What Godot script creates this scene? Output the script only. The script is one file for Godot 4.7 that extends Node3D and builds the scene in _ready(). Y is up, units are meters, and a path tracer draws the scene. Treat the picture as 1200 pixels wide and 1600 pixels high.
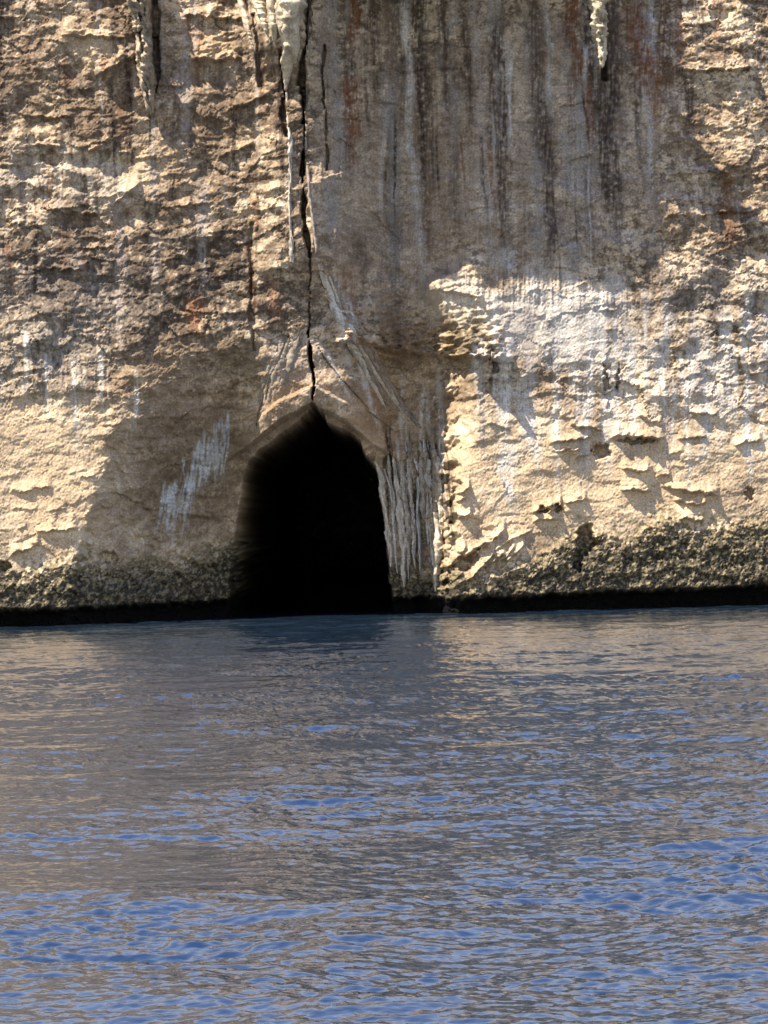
extends Node3D
# A sea cliff with a cave at the waterline, seen from a boat 200 m off.
# WALL CHART: every place on the cliff is given as (u, v), 30 units to the metre, u to the right and v downwards
# along the bedding of the rock, which dips 1.5 degrees to the left. (600, 963) is the waterline below the cave.

const PER_M := 30.0
const DIP := 0.02618
const STEP := 1.5
const UD0 := -48.0
const UD1 := 1248.0
const VD0 := -42.0
const VD1 := 1005.0
const CAVE_DEPTH := 120.0

var us := PackedFloat32Array()
var vs := PackedFloat32Array()
var nu := 0
var nv := 0
var iu0 := 0
var iv0 := 0
var Z := PackedFloat32Array()
var C := PackedColorArray()
var region := PackedInt32Array()
var region_info := []
var n_warp := FastNoiseLite.new()
var n_big := FastNoiseLite.new()
var n_block := FastNoiseLite.new()
var n_chip := FastNoiseLite.new()
var n_fine := FastNoiseLite.new()
var n_grain := FastNoiseLite.new()
var n_rib := FastNoiseLite.new()
var rng := RandomNumberGenerator.new()
var t0 := 0

func _ready():
	t0 = Time.get_ticks_msec()
	set_camera()
	set_sky_and_sun()
	rng.seed = 4711
	set_noises()
	make_chart()
	shape_cliff()
	carve_details()
	colour_cliff()
	build_cliff()
	say("cliff")
	build_flowstone()
	say("flowstone")
	build_sea()
	say("sea")

func say(what):
	print(what, " ", (Time.get_ticks_msec() - t0) / 1000.0, " s")

# ------------------------------------------------------------------ camera and light
func set_camera():
	var cam := Camera3D.new()
	cam.name = "camera"
	add_child(cam)
	cam.fov = 15.19
	cam.near = 1.0
	cam.far = 6000.0
	cam.position = Vector3(0.142, 5.0, 200.0)
	cam.look_at(Vector3(0.142, 5.43, 0.0), Vector3.UP)
	cam.rotate_object_local(Vector3(0, 0, 1), -DIP)
	cam.current = true

func set_sky_and_sun():
	var we := WorldEnvironment.new()
	we.name = "world_environment"
	var e := Environment.new()
	var sm := ProceduralSkyMaterial.new()
	sm.sky_top_color = Color(0.04, 0.26, 0.6)
	sm.sky_horizon_color = Color(0.82, 0.84, 0.8)
	sm.sky_curve = 0.34
	sm.ground_bottom_color = Color(0.08, 0.13, 0.2)
	sm.ground_horizon_color = Color(0.35, 0.45, 0.55)
	sm.sun_angle_max = 8.0
	var sky := Sky.new()
	sky.sky_material = sm
	e.background_mode = Environment.BG_SKY
	e.sky = sky
	e.background_energy_multiplier = 1.15
	e.tonemap_mode = Environment.TONE_MAPPER_LINEAR
	e.tonemap_exposure = 3.05
	e.sdfgi_enabled = true
	e.ssao_enabled = true
	e.ssil_enabled = true
	we.environment = e
	add_child(we)
	var sun := DirectionalLight3D.new()
	sun.name = "sun"
	sun.light_energy = 1.25
	sun.light_color = Color(1.0, 0.945, 0.87)
	sun.light_angular_distance = 0.5
	sun.shadow_enabled = true
	add_child(sun)
	sun.look_at_from_position(Vector3.ZERO, -Vector3(-0.5, 0.87, 0.41), Vector3.UP)

# ------------------------------------------------------------------ helpers
func set_noises():
	for a in [[n_warp, 11, 1.0 / 26.0, 3], [n_big, 12, 1.0 / 95.0, 3], [n_fine, 14, 1.0 / 13.0, 3], [n_grain, 15, 1.0 / 4.5, 2], [n_rib, 16, 1.0 / 9.0, 2]]:
		a[0].seed = a[1]
		a[0].noise_type = FastNoiseLite.TYPE_SIMPLEX_SMOOTH
		a[0].frequency = a[2]
		a[0].fractal_type = FastNoiseLite.FRACTAL_FBM
		a[0].fractal_octaves = a[3]
	n_block.seed = 13
	n_block.noise_type = FastNoiseLite.TYPE_CELLULAR
	n_block.cellular_return_type = FastNoiseLite.RETURN_CELL_VALUE
	n_block.frequency = 1.0 / 34.0
	n_block.fractal_type = FastNoiseLite.FRACTAL_FBM
	n_block.fractal_octaves = 2
	n_block.domain_warp_enabled = true
	n_block.domain_warp_amplitude = 14.0
	n_block.domain_warp_frequency = 1.0 / 22.0
	n_chip.seed = 19
	n_chip.noise_type = FastNoiseLite.TYPE_CELLULAR
	n_chip.cellular_return_type = FastNoiseLite.RETURN_CELL_VALUE
	n_chip.frequency = 1.0 / 12.0
	n_chip.fractal_type = FastNoiseLite.FRACTAL_FBM
	n_chip.fractal_octaves = 2
	n_chip.domain_warp_enabled = true
	n_chip.domain_warp_amplitude = 7.0
	n_chip.domain_warp_frequency = 1.0 / 9.0

func srgb(r, g, b) -> Color:
	return Color(r / 255.0, g / 255.0, b / 255.0).srgb_to_linear()

func pl(pts, x: float) -> float:
	if x <= pts[0].x: return pts[0].y
	for k in range(1, pts.size()):
		if x <= pts[k].x:
			return lerpf(pts[k - 1].y, pts[k].y, (x - pts[k - 1].x) / maxf(pts[k].x - pts[k - 1].x, 0.001))
	return pts[-1].y

func wall(u: float, v: float, z: float) -> Vector3:
	var a := u - 600.0
	var b := v - 963.0
	var x := (a * cos(DIP) - b * sin(DIP)) / PER_M
	return Vector3(x, (-a * sin(DIP) - b * cos(DIP)) / PER_M, z - 0.12 * x)

func z_at(u: float, v: float) -> float:
	var i := clampi(int((u - UD0) / STEP) + iu0, 0, nu - 1)
	var j := clampi(int((v - VD0) / STEP) + iv0, 0, nv - 1)
	return Z[j * nu + i]

func make_chart():
	var far_u := [-4200.0, -3000.0, -2200.0, -1600.0, -1200.0, -900.0]
	for k in range(1, 72): far_u.append(-900.0 + k * 12.0)
	for x in far_u:
		if x < UD0: us.append(x)
	iu0 = us.size()
	for k in int((UD1 - UD0) / STEP) + 1: us.append(UD0 + k * STEP)
	for k in 40: us.append(UD1 + 14.0 + k * 14.0)
	for x in [1900.0, 2200.0, 2700.0, 3400.0, 4600.0]: us.append(x)
	for y in [-1500.0, -1100.0, -900.0, -820.0]: vs.append(y)
	for k in 54: vs.append(-798.0 + k * 14.0)
	iv0 = vs.size()
	for k in int((VD1 - VD0) / STEP) + 1: vs.append(VD0 + k * STEP)
	vs.append(1100.0)
	nu = us.size()
	nv = vs.size()
	Z.resize(nu * nv)
	C.resize(nu * nv)
	region.resize(nu * nv)
	region.fill(0)

# ------------------------------------------------------------------ the shape of the rock
const ALCOVE_RIM := [Vector2(-900, 470), Vector2(300, 470), Vector2(430, 440), Vector2(520, 380), Vector2(570, 270), Vector2(620, 190), Vector2(770, 150), Vector2(890, 110), Vector2(1000, 105)]
const BROW := [Vector2(-5000, 0), Vector2(440, 0), Vector2(464, 5.6), Vector2(560, 5.7), Vector2(640, 5.9), Vector2(705, 5.6), Vector2(745, 5.3), Vector2(844, 4.2), Vector2(959, 1.8), Vector2(1040, 0.3), Vector2(1100, 0)]
const MOUTH_LEFT := [Vector2(632, 486), Vector2(640, 480), Vector2(650, 468), Vector2(665, 452), Vector2(682, 428), Vector2(700, 401), Vector2(716, 386), Vector2(740, 376), Vector2(800, 366), Vector2(880, 354), Vector2(940, 345), Vector2(1010, 342)]
const MOUTH_RIGHT := [Vector2(632, 489), Vector2(643, 503), Vector2(656, 508), Vector2(663, 520), Vector2(673, 546), Vector2(685, 560), Vector2(708, 570), Vector2(724, 584), Vector2(745, 592), Vector2(790, 597), Vector2(850, 603), Vector2(900, 609), Vector2(1010, 620)]
const MOUTH_TOP := [Vector2(342, 990), Vector2(354, 880), Vector2(366, 800), Vector2(376, 740), Vector2(386, 716), Vector2(401, 700), Vector2(428, 682), Vector2(452, 665), Vector2(468, 650), Vector2(480, 640), Vector2(486, 632), Vector2(489, 632), Vector2(503, 643), Vector2(508, 656), Vector2(520, 663), Vector2(546, 673), Vector2(560, 685), Vector2(570, 708), Vector2(584, 724), Vector2(592, 745), Vector2(597, 790), Vector2(603, 850), Vector2(620, 990)]
const ALGAE_TOP := [Vector2(-60, 880), Vector2(0, 878), Vector2(40, 892), Vector2(80, 885), Vector2(115, 872), Vector2(150, 884), Vector2(200, 880), Vector2(260, 885), Vector2(310, 868), Vector2(345, 850), Vector2(610, 880), Vector2(660, 900), Vector2(700, 885), Vector2(730, 905), Vector2(770, 898), Vector2(820, 880), Vector2(860, 858), Vector2(905, 832), Vector2(940, 828), Vector2(985, 846), Vector2(1015, 822), Vector2(1048, 806), Vector2(1090, 830), Vector2(1150, 818), Vector2(1200, 812), Vector2(1260, 805)]
const NOTCH_TOP := [Vector2(-60, 952), Vector2(100, 950), Vector2(300, 944), Vector2(620, 938), Vector2(800, 932), Vector2(950, 924), Vector2(1100, 920), Vector2(1250, 912)]

func shape_cliff():
	var brow := PackedFloat32Array()
	var mtop := PackedFloat32Array()
	var atop := PackedFloat32Array()
	var ntop := PackedFloat32Array()
	for i in nu:
		brow.append(pl(BROW, us[i]) * (1.0 + 0.03 * n_big.get_noise_2d(us[i] * 1.6, 70.0) + 0.03 * n_warp.get_noise_2d(us[i], 5.0)))
		mtop.append(pl(MOUTH_TOP, us[i]))
		atop.append(pl(ALGAE_TOP, us[i]))
		ntop.append(pl(NOTCH_TOP, us[i]))
	for j in nv:
		var v := vs[j]
		var rim := pl(ALCOVE_RIM, v)
		var ml := pl(MOUTH_LEFT, v)
		var mr := pl(MOUTH_RIGHT, v)
		var alc := smoothstep(430.0, 820.0, v)
		var above := 1.0 - smoothstep(-60.0, -46.0, v)
		var soft := lerpf(3.0, 44.0, smoothstep(760.0, 930.0, v))
		for i in nu:
			var u := us[i]
			var wu := 10.0 * n_warp.get_noise_2d(u, v)
			var wv := 8.0 * n_warp.get_noise_2d(u + 500.0, v)
			# the hollow round the cave
			var z := -6.3 * smoothstep(0.0, 1.0, (u + wu - rim) / 260.0) * alc * (1.0 - smoothstep(662.0, 724.0, u + wu * 1.2))
			z -= 1.1 * smoothstep(0.0, 26.0, u + wu - rim) * smoothstep(640.0, 760.0, v) * (1.0 - smoothstep(600.0, 660.0, u))
			# the ridge that hangs down to the cave, and the trough of flowstone to its right
			z += 3.0 * smoothstep(360.0, 440.0, u) * (1.0 - smoothstep(470.0, 498.0, u + 0.3 * wu)) * (1.0 - smoothstep(40.0, 150.0, v + wv))
			z += 1.6 * smoothstep(380.0, 455.0, u) * (1.0 - smoothstep(480.0, 600.0, u)) * (1.0 - smoothstep(380.0, 460.0, v))
			z -= 2.9 * smoothstep(485.0, 650.0, u) * (1.0 - smoothstep(650.0, lerpf(760.0, 684.0, smoothstep(395.0, 450.0, v)), u + 0.5 * wu - 0.55 * clampf(v - 445.0, 0.0, 120.0))) * smoothstep(-100.0, 430.0, v) * (1.0 - smoothstep(560.0, 760.0, v))
			# the brow of rock above
			z = lerpf(z, maxf(z, 1.21 * brow[i]), above)
			# pointed hood over the mouth
			var side := absf(u - 487.0)
			var roof := v - (634.0 + side * lerpf(0.42, 0.62, smoothstep(30.0, 90.0, side))) + 0.4 * wv
			z += 2.8 * smoothstep(-125.0, -4.0, roof + 0.3 * side) * (1.0 - smoothstep(-3.0, 2.0, roof)) * (1.0 - smoothstep(50.0, 150.0, side))
			z += 0.7 * smoothstep(-34.0, -28.0, roof + 6.0 * n_warp.get_noise_2d(u * 0.5, 9.0)) * (1.0 - smoothstep(-3.0, 2.0, roof)) * (1.0 - smoothstep(70.0, 100.0, side))
			# how rough the rock is here
			var low := smoothstep(600.0, 680.0, v + wv * 3.0)
			var tan_face := low * (1.0 - smoothstep(130.0, 190.0, u)) + low * smoothstep(690.0, 730.0, u)
			var flow := smoothstep(485.0, 520.0, u) * (1.0 - smoothstep(980.0, 1060.0, u)) * (1.0 - smoothstep(420.0, 520.0, v + wv))
			var hood := smoothstep(500.0, 560.0, v) * smoothstep(390.0, 420.0, u) * (1.0 - smoothstep(560.0, 600.0, u))
			var pale_face := smoothstep(630.0, 670.0, u + wu) * (1.0 - smoothstep(1000.0, 1080.0, u + wu * 3.0)) * smoothstep(380.0, 430.0, v) * (1.0 - smoothstep(520.0, 600.0, v + wv * 2.0))
			var algae := smoothstep(-6.0, 6.0, v + wv - atop[i])
			var rough := maxf(0.2, 1.0 - 0.55 * tan_face * (1.0 - algae) - 0.15 * flow - 0.6 * hood - 0.75 * pale_face * (1.0 - flow))
			# blocks, beds and grain
			var big := n_big.get_noise_2d(u * 0.8, v)
			z += (0.5 - 0.34 * tan_face - 0.3 * pale_face) * big
			var open_face := (1.0 - smoothstep(430.0, 490.0, u) + smoothstep(1040.0, 1090.0, u)) * (1.0 - smoothstep(480.0, 600.0, v))
			z += 0.16 * open_face * n_big.get_noise_2d(u * 1.7 + 400.0, v * 2.4)
			z += 0.17 * rough * n_block.get_noise_2d(u * 0.62, v)
			z += 0.06 * rough * n_chip.get_noise_2d(u * 0.6, v)
			var t := (v + 9.0 * n_warp.get_noise_2d(u * 0.35, v * 0.5) + 14.0 * n_big.get_noise_2d(u * 0.5 + 900.0, 0.0)) / 31.0
			t -= floorf(t)
			var bed := clampf(0.35 + 1.6 * n_big.get_noise_2d(u + 300.0, v * 1.6), 0.0, 1.0)
			z += (0.13 - 0.09 * flow) * bed * t * t * (1.0 - smoothstep(0.9, 1.0, t)) * rough
			z += 0.045 * rough * n_fine.get_noise_2d(u * 0.7, v)
			z += (0.036 + 0.05 * algae) * (0.5 + 0.5 * rough) * n_grain.get_noise_2d(u * 0.8, v)
			z += flow * (0.1 * n_rib.get_noise_2d(u, v * 0.05) + 0.05 * n_rib.get_noise_2d(u * 2.3, v * 0.1))
			# the tidal band stands a little proud, the sea has cut a notch under it
			z += 0.35 * algae * (0.6 + 0.8 * n_fine.get_noise_2d(u * 0.5 + 70.0, v * 0.5))
			var cut := smoothstep(-3.0, 9.0, v + 0.4 * wv - ntop[i])
			z -= 1.5 * cut
			# the cave
			var dl := u + 0.5 * wu - ml
			var dr := mr - u + 0.35 * wu
			var dt := v + 0.3 * wv - mtop[i]
			var chip := 3.0 * n_fine.get_noise_2d(u * 0.8, v * 0.8)
			var hole := smoothstep(-0.2 * soft, soft, dl + chip) * smoothstep(-2.0, 4.0, minf(dr, dt) + chip)
			hole = 0.06 * smoothstep(0.0, 0.35, hole) + 0.94 * pow(smoothstep(0.1, 1.0, hole), 1.5)
			z -= CAVE_DEPTH * hole
			if v > 600.0 and hole > 0.05: region[j * nu + i] = 1
			elif algae > 0.5: region[j * nu + i] = 2
			if v < -740.0: z -= (-740.0 - v) * 0.06
			Z[j * nu + i] = z
	region_info = [["rock_face", "tan and grey stained rock face above the tidal band"], ["cave_chamber", "dark chamber behind the pointed cave mouth"], ["tidal_band", "dark algae covered rock along the waterline"]]

func cells(u0, v0, u1, v1) -> Array:
	return [clampi(int((u0 - UD0) / STEP), 0, 863) + iu0, clampi(int((v0 - VD0) / STEP), 0, 697) + iv0, clampi(int((u1 - UD0) / STEP) + 1, 0, 863) + iu0, clampi(int((v1 - VD0) / STEP) + 1, 0, 697) + iv0]

# a ledge: rock that juts out above a line and stops short at it
func ledge(u0, v0, u1, v1, high, out, part = true):
	var c = cells(u0, minf(v0, v1) - high * 2.5 - 8, u1, maxf(v0, v1) + 8)
	var id := 0
	if part:
		id = region_info.size()
		region_info.append(["rock_ledge", ""])
	for j in range(c[1], c[3] + 1):
		for i in range(c[0], c[2] + 1):
			var u := us[i]
			var s := clampf((u - u0) / (u1 - u0), 0.0, 1.0)
			var d: float = lerpf(v0, v1, s) - vs[j] + 5.0 * n_warp.get_noise_2d(u * 1.3, 40.0 + v0)
			if d < -2.0: continue
			var ends := smoothstep(0.0, 0.16, s) * (1.0 - smoothstep(0.84, 1.0, s))
			Z[j * nu + i] += out * exp(-d / high) * ends * smoothstep(-2.0, 0.5, d) * (0.75 + 0.5 * n_fine.get_noise_2d(u * 0.5, vs[j]))
			if part and d > 0.0 and d < high * 0.9 and s > 0.05 and s < 0.95 and region[j * nu + i] == 0: region[j * nu + i] = id

func hollow(cu, cv, ru, rv, deep):
	var c = cells(cu - ru * 1.5, cv - rv * 1.5, cu + ru * 1.5, cv + rv * 1.5)
	for j in range(c[1], c[3] + 1):
		for i in range(c[0], c[2] + 1):
			var a: float = (us[i] + 8.0 * n_warp.get_noise_2d(us[i] * 1.5, vs[j] * 1.5) - cu) / ru
			var b: float = (vs[j] + 7.0 * n_warp.get_noise_2d(us[i] * 1.5 + 90.0, vs[j] * 1.5) - cv) / rv
			Z[j * nu + i] -= deep * (1.0 - smoothstep(0.6, 1.1, sqrt(a * a + b * b)))

func crack(pts, wide, deep):
	for k in range(1, pts.size()):
		var p: Vector2 = pts[k - 1]
		var q: Vector2 = pts[k]
		var c = cells(minf(p.x, q.x) - wide * 3, minf(p.y, q.y), maxf(p.x, q.x) + wide * 3, maxf(p.y, q.y))
		for j in range(c[1], c[3]):
			var s: float = clampf((vs[j] - p.y) / (q.y - p.y), 0.0, 1.0)
			var mid: float = lerpf(p.x, q.x, s) + 6.0 * n_warp.get_noise_2d(33.0 + p.x, vs[j] * 0.3)
			var wd: float = wide * clampf(0.75 + 1.3 * n_warp.get_noise_2d(p.x * 3.0, vs[j] * 0.45), 0.1, 1.6)
			for i in range(c[0], c[2] + 1):
				var a: float = absf(us[i] - mid) / wd
				if a < 1.5: Z[j * nu + i] -= deep * (1.0 - smoothstep(0.5, 1.4, a))

func carve_details():
	# ledges of the tan face at the right
	for a in [[858, 690, 930, 682, 9, 0.35], [955, 681, 1045, 683, 10, 0.55], [1060, 686, 1110, 681, 8, 0.2], [1150, 692, 1200, 686, 9, 0.25], [890, 662, 945, 672, 8, 0.4], [868, 705, 912, 700, 7, 0.3], [898, 716, 925, 708, 7, 0.3], [970, 732, 1022, 735, 8, 0.35], [1028, 742, 1052, 740, 7, 0.3], [970, 764, 1024, 766, 8, 0.4], [1040, 762, 1130, 772, 9, 0.4], [1055, 782, 1112, 788, 8, 0.35], [1060, 808, 1108, 814, 9, 0.35], [880, 785, 920, 779, 7, 0.3], [832, 802, 866, 790, 8, 0.4], [856, 800, 880, 788, 8, 0.45], [832, 815, 878, 810, 7, 0.25], [712, 772, 736, 762, 8, 0.35], [712, 786, 730, 778, 6, 0.3], [712, 812, 738, 800, 8, 0.3], [1000, 650, 1040, 660, 7, 0.25], [760, 660, 800, 668, 6, 0.15]]:
		ledge(a[0], a[1], a[2], a[3], a[4], a[5] * 1.6)
	# the slanting beds beside the cave
	for k in 11:
		var u := 705.0 + (k % 6) * 20.0 + rng.randf() * 10.0
		var v := 905.0 - (k / 6) * 36.0 - (k % 6) * 9.0 + rng.randf() * 8.0
		ledge(u - rng.randf_range(8, 26), v + rng.randf_range(8, 22), u + rng.randf_range(14, 46), v - rng.randf_range(10, 28), rng.randf_range(5, 11), 0.4 + rng.randf() * 0.3)
	# ledges of the brown face at the left, with their shade below
	for a in [[95, 62, 215, 66, 14, 0.45], [150, 128, 222, 92, 22, 0.6], [285, 28, 395, 34, 12, 0.4], [300, 98, 380, 96, 24, 0.6], [60, 232, 105, 236, 14, 0.5], [140, 245, 178, 222, 8, 0.5], [0, 266, 70, 262, 10, 0.3], [180, 325, 225, 290, 8, 0.4], [348, 180, 430, 150, 18, 0.4], [340, 250, 400, 225, 16, 0.4], [30, 186, 125, 190, 7, 0.3], [250, 330, 330, 318, 10, 0.3], [120, 392, 190, 388, 7, 0.25], [60, 420, 140, 428, 10, 0.3], [290, 488, 380, 492, 7, 0.2], [22, 540, 84, 552, 9, 0.12], [110, 520, 172, 515, 7, 0.1], [20, 770, 90, 760, 8, 0.2], [60, 830, 130, 826, 10, 0.25], [20, 868, 70, 850, 12, 0.35], [1050, 105, 1200, 98, 12, 0.35], [1040, 268, 1150, 262, 10, 0.3], [1090, 330, 1200, 322, 12, 0.3], [660, 452, 760, 462, 10, 0.3], [760, 590, 800, 596, 10, 0.3], [270, 662, 300, 640, 8, 0.3], [420, 420, 520, 428, 7, 0.2], [60, 330, 160, 340, 10, 0.25], [1080, 640, 1130, 648, 9, 0.3]]:
		ledge(a[0], a[1], a[2], a[3], a[4], a[5] * 1.5)
	# many small unnamed lips
	for k in 260:
		var u := rng.randf_range(-30, 1220)
		var v := rng.randf_range(0, 860)
		if u > 480 and u < 1040 and v < 430: continue
		if u > 180 and u < 700 and v > 560: continue
		var w := rng.randf_range(14, 46)
		ledge(u, v, u + w, v + rng.randf_range(-7, 5), rng.randf_range(4, 9), rng.randf_range(0.08, 0.22), false)
	for a in [[942, 703, 16, 12, 0.9], [1000, 688, 34, 5, 0.5], [852, 797, 12, 8, 0.7], [872, 792, 9, 8, 0.8], [918, 846, 17, 26, 1.1], [906, 878, 8, 18, 0.8], [1178, 770, 6, 14, 0.5], [775, 570, 8, 14, 0.6], [765, 552, 6, 8, 0.5], [85, 250, 18, 12, 0.6], [165, 248, 12, 12, 0.5], [725, 880, 14, 16, 0.7], [740, 870, 10, 14, 0.6], [950, 590, 4, 26, 0.4], [968, 590, 3, 24, 0.4], [15, 885, 10, 8, 0.6], [170, 870, 14, 10, 0.5], [580, 706, 10, 12, 0.5], [604, 720, 10, 8, 0.4]]:
		hollow(a[0], a[1], a[2], a[3], a[4])
	ledge(500, 530, 815, 566, 46.0, 1.8, false)
	crack([Vector2(480, 515), Vector2(482, 545), Vector2(487, 575), Vector2(490, 606), Vector2(489, 634)], 2.6, 2.4)
	crack([Vector2(482, -40), Vector2(481, 60), Vector2(474, 140), Vector2(472, 200)], 6.0, 1.8)
	crack([Vector2(476, 200), Vector2(474, 280), Vector2(477, 340), Vector2(486, 405)], 4.0, 1.5)
	crack([Vector2(398, 30), Vector2(405, 90), Vector2(408, 140)], 4.0, 0.5)
	crack([Vector2(440, 90), Vector2(446, 160), Vector2(448, 220)], 3.5, 0.6)
	crack([Vector2(486, 400), Vector2(484, 460), Vector2(480, 520)], 1.7, 0.5)
	crack([Vector2(508, 75), Vector2(505, 160), Vector2(510, 230), Vector2(514, 270)], 1.8, 0.5)
	crack([Vector2(452, 525), Vector2(430, 580), Vector2(410, 630), Vector2(402, 668)], 1.8, 0.22)
	crack([Vector2(495, 540), Vector2(530, 590), Vector2(575, 640), Vector2(612, 668)], 2.0, 0.2)
	crack([Vector2(242, -40), Vector2(244, 60), Vector2(248, 150)], 5.0, 0.8)
	crack([Vector2(943, -40), Vector2(945, 70), Vector2(947, 120)], 4.0, 0.8)
	crack([Vector2(396, 350), Vector2(392, 430), Vector2(396, 550)], 4.0, 0.2)

# ------------------------------------------------------------------ stains and minerals
func blob(cu, cv, ru, rv, col: Color, amount, grain = 0.5):
	var c = cells(cu - ru * 1.3, cv - rv * 1.3, cu + ru * 1.3, cv + rv * 1.3)
	for j in range(c[1], c[3] + 1):
		for i in range(c[0], c[2] + 1):
			var u := us[i]
			var v := vs[j]
			var w := n_warp.get_noise_2d(u * 0.6, v * 0.35)
			var a: float = (u - cu) / ru
			var b: float = (v - cv) / rv
			var f: float = 1.0 - smoothstep(0.45, 1.25, sqrt(a * a + b * b) + 0.5 * w)
			if f <= 0.0: continue
			f *= amount * clampf(1.0 - grain + grain * (0.5 + 1.5 * n_fine.get_noise_2d(u * 1.3 + cu, v * 0.8)) * 1.6, 0.0, 1.0)
			C[j * nu + i] = C[j * nu + i].lerp(col, f)

func streak(u0, v0, u1, v1, wide, col: Color, amount):
	var c = cells(0, v0, 0, v1)
	var at := rng.randf() * 900.0
	for j in range(c[1], c[3] + 1):
		var s: float = clampf((vs[j] - v0) / (v1 - v0), 0.0, 1.0)
		var mid: float = lerpf(u0, u1, s) + 0.4 * wide * n_fine.get_noise_2d(at, vs[j] * 0.12) + 5.0 * n_warp.get_noise_2d(at, vs[j] * 0.15)
		var w: float = wide * (0.75 + 0.6 * n_fine.get_noise_2d(at + 50.0, vs[j] * 0.15)) * (1.0 - 0.5 * s)
		var ends: float = smoothstep(0.0, 0.22, s) * (1.0 - smoothstep(0.5, 1.0, s))
		var i0 := maxi(iu0, int((mid - w - UD0) / STEP) + iu0)
		var i1 := mini(iu0 + 863, int((mid + w - UD0) / STEP) + 1 + iu0)
		for i in range(i0, i1 + 1):
			var a: float = (us[i] - mid) / w
			var f: float = (1.0 - smoothstep(0.2, 1.0, absf(a))) * ends * amount * clampf(0.72 + 0.8 * n_fine.get_noise_2d(us[i] * 3.0, vs[j] * 0.2) + 0.9 * n_fine.get_noise_2d(us[i] * 1.3 + 77.0, vs[j] * 1.1), 0.0, 1.0)
			if f > 0.0: C[j * nu + i] = C[j * nu + i].lerp(col, f)

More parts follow.
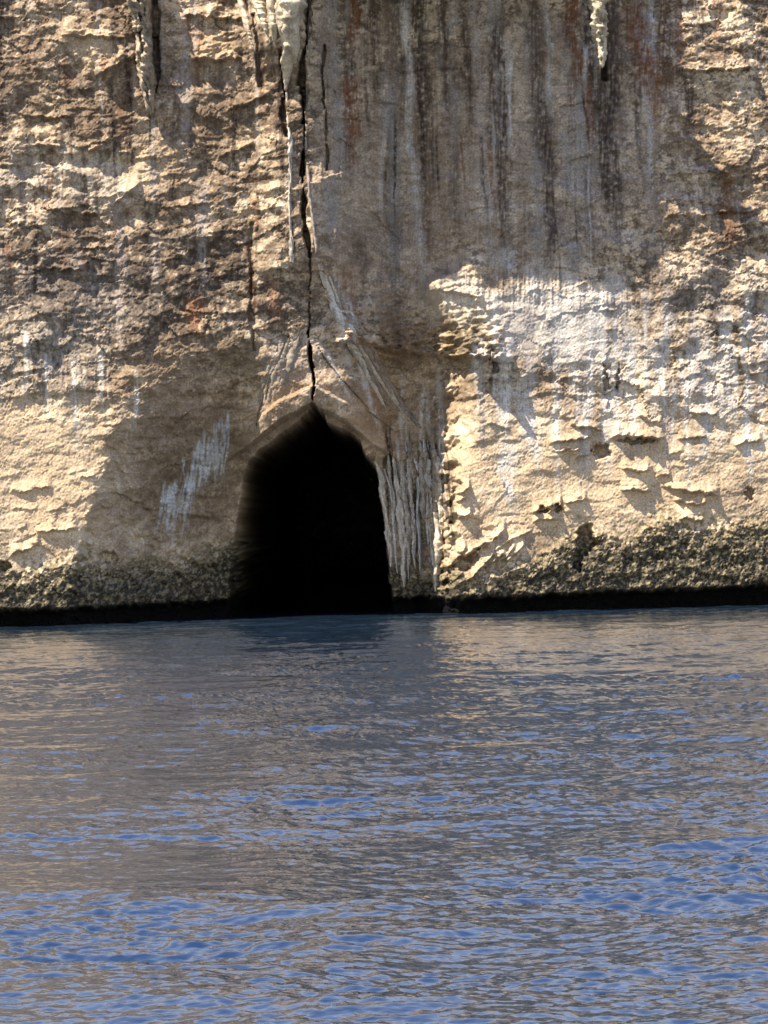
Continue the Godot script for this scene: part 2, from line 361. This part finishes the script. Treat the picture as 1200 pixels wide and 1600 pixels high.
func colour_cliff():
	var tan_ := srgb(226, 200, 162)
	var cream := srgb(240, 226, 202)
	var brown := srgb(164, 140, 112)
	var umber := srgb(98, 84, 71)
	var grey := srgb(186, 174, 162)
	var blue_grey := srgb(168, 162, 152)
	var dark := srgb(66, 56, 50)
	var rust := srgb(142, 98, 70)
	var white := srgb(226, 220, 208)
	var olive := srgb(120, 108, 70)
	var slime := srgb(18, 19, 20)
	for j in nv:
		var v := vs[j]
		for i in nu:
			var u := us[i]
			var a := n_big.get_noise_2d(u * 0.9, v * 0.9 + 2000.0)
			var f := n_fine.get_noise_2d(u * 0.8 + 800.0, v)
			var g := n_grain.get_noise_2d(u + 300.0, v)
			var c := tan_.lerp(cream, clampf(0.35 + 0.7 * f, 0.0, 1.0)).lerp(brown, clampf(0.3 + 0.9 * a + 0.35 * g, 0.0, 0.85))
			# dark weathering crust in patches, thickest high up on the face
			var crust := n_fine.get_noise_2d(u * 0.55 + 60.0, v * 0.9 + 70.0) + 0.6 * n_grain.get_noise_2d(u * 0.7 + 50.0, v * 0.9) + 0.5 * a
			c = c.lerp(umber, smoothstep(-0.22, 0.35, crust) * lerpf(0.85, 0.12, smoothstep(560.0, 690.0, v + 60.0 * a)))
			var chip := 1.0 + 0.22 * n_chip.get_noise_2d(u * 0.6, v) + 0.14 * n_block.get_noise_2d(u * 0.62, v)
			C[j * nu + i] = Color(c.r * chip, c.g * chip, c.b * chip)
	# broad zones
	blob(190, 180, 260, 260, brown, 0.6, 0.6)
	blob(120, 120, 120, 120, umber, 0.5, 0.9)
	blob(340, 200, 110, 140, umber, 0.5, 0.9)
	blob(200, 480, 270, 130, srgb(92, 80, 70), 0.9, 0.6)
	blob(110, 470, 150, 90, blue_grey, 0.35, 0.8)
	blob(300, 420, 130, 90, dark, 0.6, 0.8)
	blob(60, 590, 130, 50, dark, 0.5, 0.9)
	blob(300, 700, 170, 190, brown, 0.7, 0.4)
	blob(280, 740, 120, 120, umber, 0.35, 0.6)
	blob(620, 300, 170, 260, srgb(186, 166, 142), 0.75, 0.35)
	blob(860, 230, 190, 260, srgb(184, 166, 144), 0.7, 0.4)
	blob(640, 560, 120, 110, brown, 0.6, 0.5)
	blob(1120, 250, 110, 170, brown, 0.45, 0.8)
	blob(1140, 330, 90, 90, umber, 0.5, 0.9)
	blob(1110, 500, 70, 60, dark, 0.55, 0.8)
	blob(880, 500, 140, 80, white, 0.75, 0.4)
	blob(720, 470, 80, 40, cream, 0.7, 0.3)
	blob(850, 560, 60, 40, dark, 0.3, 0.9)
	blob(1120, 440, 110, 60, blue_grey, 0.4, 0.8)
	blob(830, 760, 190, 90, tan_, 0.7, 0.3)
	blob(1050, 780, 170, 90, tan_, 0.6, 0.3)
	blob(70, 740, 120, 130, tan_, 0.8, 0.2)
	blob(70, 560, 100, 60, cream, 0.3, 0.9)
	blob(110, 280, 150, 50, cream, 0.6, 0.6)
	blob(230, 260, 50, 40, tan_, 0.6, 0.4)
	blob(345, 85, 40, 30, tan_, 0.7, 0.4)
	blob(150, 75, 50, 40, tan_, 0.7, 0.4)
	blob(480, 590, 90, 80, brown, 0.5, 0.3)
	blob(460, 560, 60, 50, grey, 0.4, 0.5)
	blob(730, 520, 40, 50, olive, 0.55, 0.6)
	blob(380, 560, 50, 40, olive, 0.4, 0.6)
	blob(770, 600, 70, 40, umber, 0.4, 0.6)
	# run-off streaks of the grey flowstone
	for k in 44:
		var u := rng.randf_range(495, 1040)
		var v := rng.randf_range(-280, 90)
		streak(u, v, u + rng.randf_range(4, 30), v + rng.randf_range(340, 600), rng.randf_range(14, 36), [umber, blue_grey, srgb(118, 92, 72), umber, white, srgb(140, 118, 98), dark, grey][k % 8], rng.randf_range(0.6, 1.0))
	for k in 46:
		var u := rng.randf_range(500, 1040)
		var v := rng.randf_range(-60, 240)
		streak(u, v, u + rng.randf_range(0, 22), v + rng.randf_range(120, 330), rng.randf_range(4, 15), [umber, blue_grey, white, dark, umber, brown, rust, dark][k % 8], rng.randf_range(0.45, 0.95))
	for a in [[722, -40, 740, 300, 14, umber, 0.7], [775, -40, 800, 430, 18, umber, 0.75], [850, 130, 868, 450, 20, umber, 0.85], [860, 300, 865, 450, 14, dark, 0.5], [935, 150, 960, 400, 16, dark, 0.5], [895, -40, 905, 150, 12, rust, 0.8], [995, -40, 1025, 250, 26, rust, 0.75], [1060, -40, 1070, 170, 14, rust, 0.5], [1100, -40, 1105, 100, 16, dark, 0.6], [1125, -40, 1128, 90, 12, rust, 0.6], [1080, 90, 1092, 220, 14, dark, 0.55], [550, -40, 552, 120, 16, rust, 0.8], [545, 100, 550, 300, 18, rust, 0.75], [560, 350, 575, 500, 16, umber, 0.5], [505, 20, 520, 250, 14, srgb(172, 152, 132), 0.8], [520, 270, 522, 400, 12, blue_grey, 0.8], [795, 60, 800, 260, 6, white, 0.7], [790, 380, 800, 440, 14, white, 0.6], [890, 370, 900, 440, 20, blue_grey, 0.7], [885, 180, 900, 360, 16, blue_grey, 0.6], [918, 60, 915, 140, 5, white, 0.7], [470, 150, 476, 420, 20, umber, 0.65], [392, 340, 396, 560, 9, srgb(90, 62, 46), 0.9], [405, 40, 415, 220, 10, srgb(96, 70, 54), 0.7], [232, 20, 268, 220, 12, umber, 0.4], [8, -40, 5, 330, 10, umber, 0.8], [130, 380, 140, 470, 10, rust, 0.5], [15, 370, 25, 480, 12, srgb(116, 82, 60), 0.6], [290, 20, 296, 100, 8, rust, 0.4], [540, 400, 560, 560, 10, srgb(150, 110, 88), 0.6], [430, 430, 440, 520, 16, srgb(160, 118, 92), 0.5], [300, 460, 310, 540, 16, srgb(160, 112, 78), 0.6], [1140, 240, 1150, 420, 18, srgb(128, 84, 56), 0.5]]:
		streak(a[0], a[1], a[2], a[3], a[4] * 1.6, a[5], minf(1.0, a[6] * 1.4))
	# white seepage
	for k in 80:
		var u := rng.randf_range(740, 1210)
		var v := rng.randf_range(430, 600)
		streak(u, v, u + rng.randf_range(-3, 6), v + rng.randf_range(90, 260), rng.randf_range(5, 24), white if k % 4 else grey, rng.randf_range(0.7, 1.0))
	for a in [[120, 560, 124, 690, 6], [45, 520, 48, 600, 6], [75, 560, 80, 650, 5], [212, 590, 216, 650, 5], [160, 560, 165, 620, 5], [628, 590, 632, 690, 5], [660, 600, 664, 700, 5], [688, 560, 692, 820, 6], [672, 610, 676, 700, 5], [520, 430, 560, 590, 9], [540, 470, 580, 610, 7], [500, 550, 560, 610, 5], [560, 590, 600, 660, 7], [830, 640, 845, 740, 14], [1040, 560, 1042, 640, 7], [800, 700, 800, 790, 18]]:
		streak(a[0], a[1] - 20, a[2], a[3] + 40, a[4] * 1.7, white, 1.0)
	for k in 34:
		var u := rng.randf_range(0, 180)
		streak(u, rng.randf_range(500, 600), u + 3, rng.randf_range(610, 680), rng.randf_range(2, 5), [white, cream, dark][k % 3], 0.45)
	for k in 110:
		var u := rng.randf_range(0, 470)
		var v := rng.randf_range(-60, 420)
		streak(u, v, u + rng.randf_range(-2, 8), v + rng.randf_range(50, 160), rng.randf_range(4, 20), [umber, brown, dark, grey, rust, umber][k % 6], rng.randf_range(0.45, 0.9))
	for k in 44:
		var u := rng.randf_range(0, 460)
		var v := rng.randf_range(-160, 330)
		streak(u, v, u + rng.randf_range(2, 10), v + rng.randf_range(180, 360), rng.randf_range(6, 20), [umber, dark, srgb(112, 98, 84), grey][k % 4], rng.randf_range(0.5, 0.9))
	for k in 40:
		var u := rng.randf_range(1040, 1230)
		var v := rng.randf_range(-60, 460)
		streak(u, v, u + rng.randf_range(-2, 8), v + rng.randf_range(50, 160), rng.randf_range(3, 9), [umber, brown, dark, grey, cream][k % 5], rng.randf_range(0.25, 0.55))
	for k in 64:
		var s := rng.randf()
		var u := lerpf(350, 262, s) + rng.randf_range(-16, 16)
		var v := lerpf(640, 775, s) + rng.randf_range(-14, 14)
		streak(u, v, u - rng.randf_range(8, 18), v + rng.randf_range(50, 110), rng.randf_range(2, 6), srgb(226, 230, 228), 1.0)
	for k in 60:
		var u := rng.randf_range(598, 700)
		var v := rng.randf_range(640, 740)
		streak(u, v, u + rng.randf_range(6, 18), v + rng.randf_range(90, 190), rng.randf_range(2, 6), [umber, white, dark, dark][k % 4], 0.85)
	# the tidal band, the notch and the chamber
	for i in range(iu0, iu0 + 864):
		var at: float = pl(ALGAE_TOP, us[i])
		var nt: float = pl(NOTCH_TOP, us[i])
		for j in range(iv0 + 480, nv):
			var u := us[i]
			var v := vs[j]
			var w := n_warp.get_noise_2d(u, v)
			var f := n_fine.get_noise_2d(u * 1.2, v * 1.2 + 400.0)
			var q: float = smoothstep(-14.0, 10.0, v - at + 16.0 * w + 46.0 * f)
			if q > 0.0:
				var below: float = smoothstep(0.0, 60.0, v - at)
				var shell: float = clampf(0.3 + 1.5 * f + 0.8 * n_grain.get_noise_2d(u + 40.0, v) - 0.25 * below, 0.0, 0.85)
				C[j * nu + i] = C[j * nu + i].lerp(srgb(52, 53, 48).lerp(srgb(170, 156, 120), shell), q * 0.94)
			var b: float = smoothstep(-8.0, 6.0, v - nt + 10.0 * w)
			if b > 0.0: C[j * nu + i] = C[j * nu + i].lerp(slime, b)
	# pale scratched marks on the dark band left of the cave
	for k in 11:
		var u := 160.0 + k * 7.6
		streak(u + rng.randf_range(-2, 6), 902 + rng.randf_range(0, 8), u + rng.randf_range(-4, 2), 922 + rng.randf_range(-6, 6), 1.9, srgb(150, 152, 146), 0.8)

# ------------------------------------------------------------------ meshes of the cliff
func rock_material(texture_amount := 0.2) -> StandardMaterial3D:
	var m := StandardMaterial3D.new()
	m.vertex_color_use_as_albedo = true
	m.roughness = 0.93
	m.metallic_specular = 0.25
	var nt := NoiseTexture2D.new()
	nt.width = 512
	nt.height = 512
	nt.seamless = true
	var n := FastNoiseLite.new()
	n.seed = 77
	n.frequency = 0.03
	n.fractal_octaves = 5
	nt.noise = n
	var g := Gradient.new()
	g.set_color(0, Color(1.0 - texture_amount * 2.0, 1.0 - texture_amount * 2.0, 1.0 - texture_amount * 2.0))
	g.set_color(1, Color(1, 1, 1))
	nt.color_ramp = g
	m.albedo_texture = nt
	m.uv1_triplanar = true
	m.uv1_scale = Vector3.ONE * 0.45
	return m

func build_cliff():
	var pos := PackedVector3Array()
	var nor := PackedVector3Array()
	pos.resize(nu * nv)
	nor.resize(nu * nv)
	for j in nv:
		for i in nu: pos[j * nu + i] = wall(us[i], vs[j], Z[j * nu + i])
	for j in nv:
		var ja := maxi(j - 1, 0)
		var jb := mini(j + 1, nv - 1)
		for i in nu:
			nor[j * nu + i] = (pos[ja * nu + i] - pos[jb * nu + i]).cross(pos[j * nu + maxi(i - 1, 0)] - pos[j * nu + mini(i + 1, nu - 1)]).normalized()
	say("points")
	var cliff := Node3D.new()
	cliff.name = "cliff"
	cliff.set_meta("kind", "structure")
	cliff.set_meta("label", "tall stained sea cliff with a pointed cave at the waterline")
	add_child(cliff)
	var index := []
	for r in region_info: index.append(PackedInt32Array())
	var main := PackedInt32Array()
	for j in nv - 1:
		for i in nu - 1:
			var a := j * nu + i
			var r := region[a]
			if r == 0:
				main.append_array([a, a + 1, a + nu, a + 1, a + nu + 1, a + nu])
			else:
				index[r].append_array([a, a + 1, a + nu, a + 1, a + nu + 1, a + nu])
	index[0] = main
	var mat := rock_material()
	for r in region_info.size():
		if index[r].size() < 60: continue
		var ps := PackedVector3Array()
		var ns := PackedVector3Array()
		var cs := PackedColorArray()
		var at := {}
		var ix := PackedInt32Array()
		if r == 0:
			ps = pos
			ns = nor
			cs = C
			ix = index[0]
		else:
			for k in index[r]:
				if not at.has(k):
					at[k] = ps.size()
					ps.append(pos[k])
					ns.append(nor[k])
					cs.append(C[k])
				ix.append(at[k])
		var arr := []
		arr.resize(Mesh.ARRAY_MAX)
		arr[Mesh.ARRAY_VERTEX] = ps
		arr[Mesh.ARRAY_NORMAL] = ns
		arr[Mesh.ARRAY_COLOR] = cs
		arr[Mesh.ARRAY_INDEX] = ix
		var am := ArrayMesh.new()
		am.add_surface_from_arrays(Mesh.PRIMITIVE_TRIANGLES, arr)
		var mi := MeshInstance3D.new()
		mi.name = region_info[r][0]
		mi.mesh = am
		mi.material_override = mat
		if region_info[r][1]: mi.set_meta("label", region_info[r][1])
		cliff.add_child(mi, true)

# ------------------------------------------------------------------ flowstone, dripstone and spurs
func tube(called: String, pts: Array, radii: Array, depth: float, lift: float, col: Color, parent: Node3D, mat: Material, rugged := 0.3):
	# pts on the wall chart; radii in chart units; depth: how far it stands out against its width
	var n := 18
	var m := maxi(8, int(pts[0].distance_to(pts[-1]) / 2.5))
	var at := rng.randf() * 500.0
	var ps := PackedVector3Array()
	var cs := PackedColorArray()
	var ix := PackedInt32Array()
	for k in m + 1:
		var s := float(k) / m * (pts.size() - 1)
		var a := mini(int(s), pts.size() - 2)
		var p: Vector2 = pts[a].lerp(pts[a + 1], s - a)
		var r: float = lerpf(radii[a], radii[a + 1], s - a) * (1.0 + 0.4 * n_fine.get_noise_2d(at, p.y * 0.3))
		if k == m: r *= 0.25
		var q := 0.0
		for w in 25: q += z_at(p.x + (w % 5 - 2) * 3.0, p.y + (w / 5 - 2) * 9.0) / 25.0
		q = maxf(q, -5.8) + lift
		for i in n:
			var t := TAU * i / n
			var rr := r * (1.0 + rugged * (n_fine.get_noise_2d(at + 9.0 * cos(t), p.y * 0.4 + 9.0 * sin(t)) + 0.8 * n_fine.get_noise_2d(at + 30.0 * cos(t), p.y * 1.1 + 30.0 * sin(t))))
			var o := wall(p.x + rr * cos(t), p.y, q + depth * rr * sin(t) / PER_M)
			ps.append(o)
			var g := n_fine.get_noise_2d(p.x + 9.0 * cos(t), p.y * 0.4 + at)
			cs.append(col.lerp(srgb(96, 84, 70), clampf(0.1 + 0.9 * g, 0.0, 0.6)))
	for k in m:
		for i in n:
			var a := k * n + i
			var b := k * n + (i + 1) % n
			ix.append_array([a, a + n, b, b, a + n, b + n])
	var st := SurfaceTool.new()
	st.begin(Mesh.PRIMITIVE_TRIANGLES)
	for k in ps.size():
		st.set_color(cs[k])
		st.add_vertex(ps[k])
	for k in ix: st.add_index(k)
	st.generate_normals()
	var mi := MeshInstance3D.new()
	mi.name = called
	mi.mesh = st.commit()
	mi.material_override = mat
	parent.add_child(mi, true)
	return mi

func thing(called, label, category, group = "") -> Node3D:
	var o := Node3D.new()
	o.name = called
	add_child(o, true)
	o.set_meta("label", label)
	o.set_meta("category", category)
	if group: o.set_meta("group", group)
	return o

func build_flowstone():
	var mat := rock_material(0.2)
	var cream := srgb(232, 218, 190)
	var pale := srgb(230, 220, 202)
	var grey := srgb(184, 170, 154)
	var t := thing("flowstone_curtain", "cream folded flowstone curtain hanging above the crack over the cave", "flowstone", "flowstone on the cliff")
	for f in [[[Vector2(370, -70), Vector2(378, 5), Vector2(390, 55), Vector2(398, 82)], [7, 6, 5, 2]], [[Vector2(414, -70), Vector2(412, 15), Vector2(416, 40), Vector2(421, 66)], [13, 13, 10, 3]], [[Vector2(428, -70), Vector2(428, 30), Vector2(431, 60), Vector2(434, 88)], [9, 8, 7, 3]], [[Vector2(443, -70), Vector2(442, 20), Vector2(445, 60), Vector2(449, 92)], [8, 8, 7, 3]], [[Vector2(461, -70), Vector2(461, 20), Vector2(457, 85), Vector2(447, 148)], [17, 16, 13, 2]]]:
		tube("fold", f[0], f[1], 1.6, 0.1, cream, t, mat)
	t = thing("flowstone_rib", "thin white rib of flowstone left of the long dark crack", "flowstone", "flowstone on the cliff")
	tube("rib", [Vector2(449, 150), Vector2(455, 225), Vector2(453, 320), Vector2(459, 416)], [1.6, 3.0, 1.8, 2.6], 1.6, 0.04, pale, t, mat, 1.1)
	t = thing("flowstone_rib", "long thin grey rib of flowstone along the right edge of the dark crack", "flowstone", "flowstone on the cliff")
	tube("rib", [Vector2(488, -60), Vector2(486, 40), Vector2(482, 130), Vector2(479, 230), Vector2(485, 310), Vector2(497, 402)], [3, 3, 2.4, 2.2, 3, 2.6], 2.0, 0.15, grey, t, mat)
	t = thing("rock_spur", "narrow jutting spur of rock left of the flowstone curtain, pale edge and dark side", "rock spur", "rock spurs")
	tube("ridge", [Vector2(214, -70), Vector2(216, 10), Vector2(220, 45), Vector2(217, 58)], [11, 11, 10, 4], 3.4, 0.35, srgb(196, 182, 158), t, mat, 0.9)
	tube("flank", [Vector2(226, -70), Vector2(229, 40), Vector2(233, 110), Vector2(240, 184)], [10, 10, 9, 3], 3.6, 0.2, srgb(196, 182, 158), t, mat, 0.7)
	tube("ridge", [Vector2(219, 60), Vector2(223, 100), Vector2(228, 130), Vector2(236, 182)], [3, 5, 5, 3], 3.0, 0.5, srgb(196, 182, 158), t, mat, 0.9)
	t = thing("rock_spur", "short pale mottled spur of rock near the top right, beside rust stains", "rock spur", "rock spurs")
	tube("spur", [Vector2(933, -76), Vector2(930, 10), Vector2(936, 60), Vector2(938, 112)], [11, 11, 9, 3], 2.2, 3.2, cream, t, mat, 0.9)
	t = thing("flowstone_apron", "fan of thin pale vertical flowstone ribs on the right cave wall", "flowstone", "flowstone on the cliff")
	for k in 17:
		var q := k / 16.0
		var u := lerpf(592, 692, q) + rng.randf_range(-4, 4)
		var top := lerpf(722, 678, q) + rng.randf_range(-24, 24)
		var foot := minf(928.0, top + rng.randf_range(110, 240))
		var lean := lerpf(22, 2, q) * (foot - top) / 180.0
		var w := rng.randf_range(1.8, 5.5)
		var line := []
		for p in 7:
			var f := p / 6.0
			line.append(Vector2(u + lean * pow(f, 0.6) + rng.randf_range(-2.4, 2.4), lerpf(top, foot, f)))
		tube("rib", line, [w * 0.3, w * rng.randf_range(0.6, 1.3), w, w * rng.randf_range(0.6, 1.3), w, w * 0.8, w * 0.3], 1.4, -0.05, [pale, srgb(226, 224, 218), srgb(200, 190, 172), pale][k % 4], t, mat, 0.8)
	t = thing("flowstone_drapery", "long pale folds of flowstone slanting down right from the crack to the cave wall", "flowstone", "flowstone on the cliff")
	for k in 9:
		var o := k * 7.0
		var w := rng.randf_range(4.0, 9.0)
		var e := rng.randf_range(0.55, 1.0)
		var line := [Vector2(498 + o * 0.8, 405 + k * 9.0), Vector2(524 + o, 480 + k * 8.0), Vector2(556 + o, 560 + k * 6.0), Vector2(590 + o, 622 + k * 5.0), Vector2(622 + o, 676 + k * 2.0)]
		for q in line.size(): line[q] = line[0].lerp(line[q], e) + Vector2(rng.randf_range(-2, 2), 0)
		tube("fold", line, [w * 0.5, w, w * 1.1, w * 0.9, w * 0.4], 0.9, -0.08, [pale, srgb(176, 160, 140), grey][k % 3], t, mat, 0.45)
	t = thing("flowstone_drapery", "short grey folds of flowstone slanting down left onto the cave hood", "flowstone", "flowstone on the cliff")
	for k in 5:
		var w := rng.randf_range(5.0, 10.0)
		tube("fold", [Vector2(470 - k * 9.0, 520 + k * 4.0), Vector2(452 - k * 9.0, 565 + k * 6.0), Vector2(436 - k * 8.0, 615 + k * 6.0)], [w * 0.5, w, w * 0.5], 0.7, -0.1, [srgb(170, 160, 140), grey][k % 2], t, mat, 0.4)
	t = thing("dripstone_column", "short white dripstone column ending above the water right of the cave", "dripstone")
	tube("shaft", [Vector2(684, 800), Vector2(688, 850), Vector2(684, 900), Vector2(683, 928)], [5, 7, 7, 3], 2.0, 0.55, srgb(222, 214, 196), t, mat, 0.5)

# ------------------------------------------------------------------ the sea
func build_sea():
	var swell := FastNoiseLite.new()
	var chop := FastNoiseLite.new()
	var rip := FastNoiseLite.new()
	var gust := FastNoiseLite.new()
	for a in [[swell, 21, 0.2, 2], [chop, 22, 0.6, 2], [rip, 23, 2.8, 3], [gust, 24, 0.09, 3]]:
		a[0].seed = a[1]
		a[0].noise_type = FastNoiseLite.TYPE_SIMPLEX_SMOOTH
		a[0].frequency = a[2]
		a[0].fractal_octaves = a[3]
	var zs := PackedFloat32Array()
	for z in [3000.0, 1500.0, 800.0, 400.0, 260.0, 210.0, 190.0, 180.0, 174.0, 170.0]: zs.append(z)
	var z := 166.0
	while z > -3.0:
		zs.append(z)
		z -= 0.056 * pow((200.0 - z) / 38.0, 1.02)
	for q in [-5.0, -8.0, -12.0, -18.0, -26.0, -40.0, -70.0, -140.0]: zs.append(q)
	var xs := PackedFloat32Array()
	for x in [-60.0, -20.0, -8.0, -4.0, -2.5, -1.8, -1.4]: xs.append(x)
	for k in 521: xs.append(-1.16 + 2.32 * k / 520.0)
	for x in [1.4, 1.8, 2.5, 4.0, 8.0, 20.0, 60.0]: xs.append(x)
	var nx := xs.size()
	var nz := zs.size()
	var pos := PackedVector3Array()
	var nor := PackedVector3Array()
	var ix := PackedInt32Array()
	pos.resize(nx * nz)
	nor.resize(nx * nz)
	for j in nz:
		var zz := zs[j]
		var half := clampf((200.0 - zz) * 0.1, 3.4, 21.0)
		# calmer in the lee of the cliff
		var lee := 0.6 + 0.4 * smoothstep(20.0, 90.0, zz)
		for i in nx:
			var x := 0.142 + xs[i] * half
			var y := 0.0
			if zz < 180.0 and absf(xs[i]) < 3.0:
				var g := clampf(0.95 + 0.9 * gust.get_noise_2d(x * 0.8, zz), 0.45, 1.6)
				var s := swell.get_noise_2d(x * 0.6 + 0.12 * zz, zz)
				var c := chop.get_noise_2d(x * 0.5 + 0.1 * zz, zz + 0.25 * s)
				var r := rip.get_noise_2d(x * 0.5, zz + 0.1 * c)
				y = lee * (0.15 * s + 0.075 * g * c + 0.044 * g * r)
			pos[j * nx + i] = Vector3(x, y, zz)
	for j in nz:
		for i in nx:
			var a := pos[j * nx + mini(i + 1, nx - 1)] - pos[j * nx + maxi(i - 1, 0)]
			var b := pos[maxi(j - 1, 0) * nx + i] - pos[mini(j + 1, nz - 1) * nx + i]
			nor[j * nx + i] = b.cross(a).normalized()
	for j in nz - 1:
		for i in nx - 1:
			var a := j * nx + i
			ix.append_array([a, a + nx, a + 1, a + 1, a + nx, a + nx + 1])
	var arr := []
	arr.resize(Mesh.ARRAY_MAX)
	arr[Mesh.ARRAY_VERTEX] = pos
	arr[Mesh.ARRAY_NORMAL] = nor
	arr[Mesh.ARRAY_INDEX] = ix
	var am := ArrayMesh.new()
	am.add_surface_from_arrays(Mesh.PRIMITIVE_TRIANGLES, arr)
	var m := StandardMaterial3D.new()
	m.albedo_color = Color(0.012, 0.024, 0.04).linear_to_srgb()
	m.roughness = 0.05
	var fine := FastNoiseLite.new()
	fine.seed = 31
	fine.frequency = 0.022
	fine.fractal_octaves = 3
	var ripple := NoiseTexture2D.new()
	ripple.width = 512
	ripple.height = 512
	ripple.seamless = true
	ripple.as_normal_map = true
	ripple.bump_strength = 6.0
	ripple.noise = fine
	m.normal_enabled = true
	m.normal_texture = ripple
	m.normal_scale = 0.25
	m.uv1_triplanar = true
	m.uv1_world_triplanar = true
	m.uv1_scale = Vector3(0.28, 0.28, 0.4)
	m.metallic_specular = 0.62
	var mi := MeshInstance3D.new()
	mi.name = "sea"
	mi.mesh = am
	mi.material_override = m
	mi.set_meta("kind", "structure")
	mi.set_meta("label", "rippled blue grey sea in front of the cliff")
	add_child(mi)
	print("verts ", nx * nz, " ", nu * nv, " normal ", nor[400 * nx + 200])
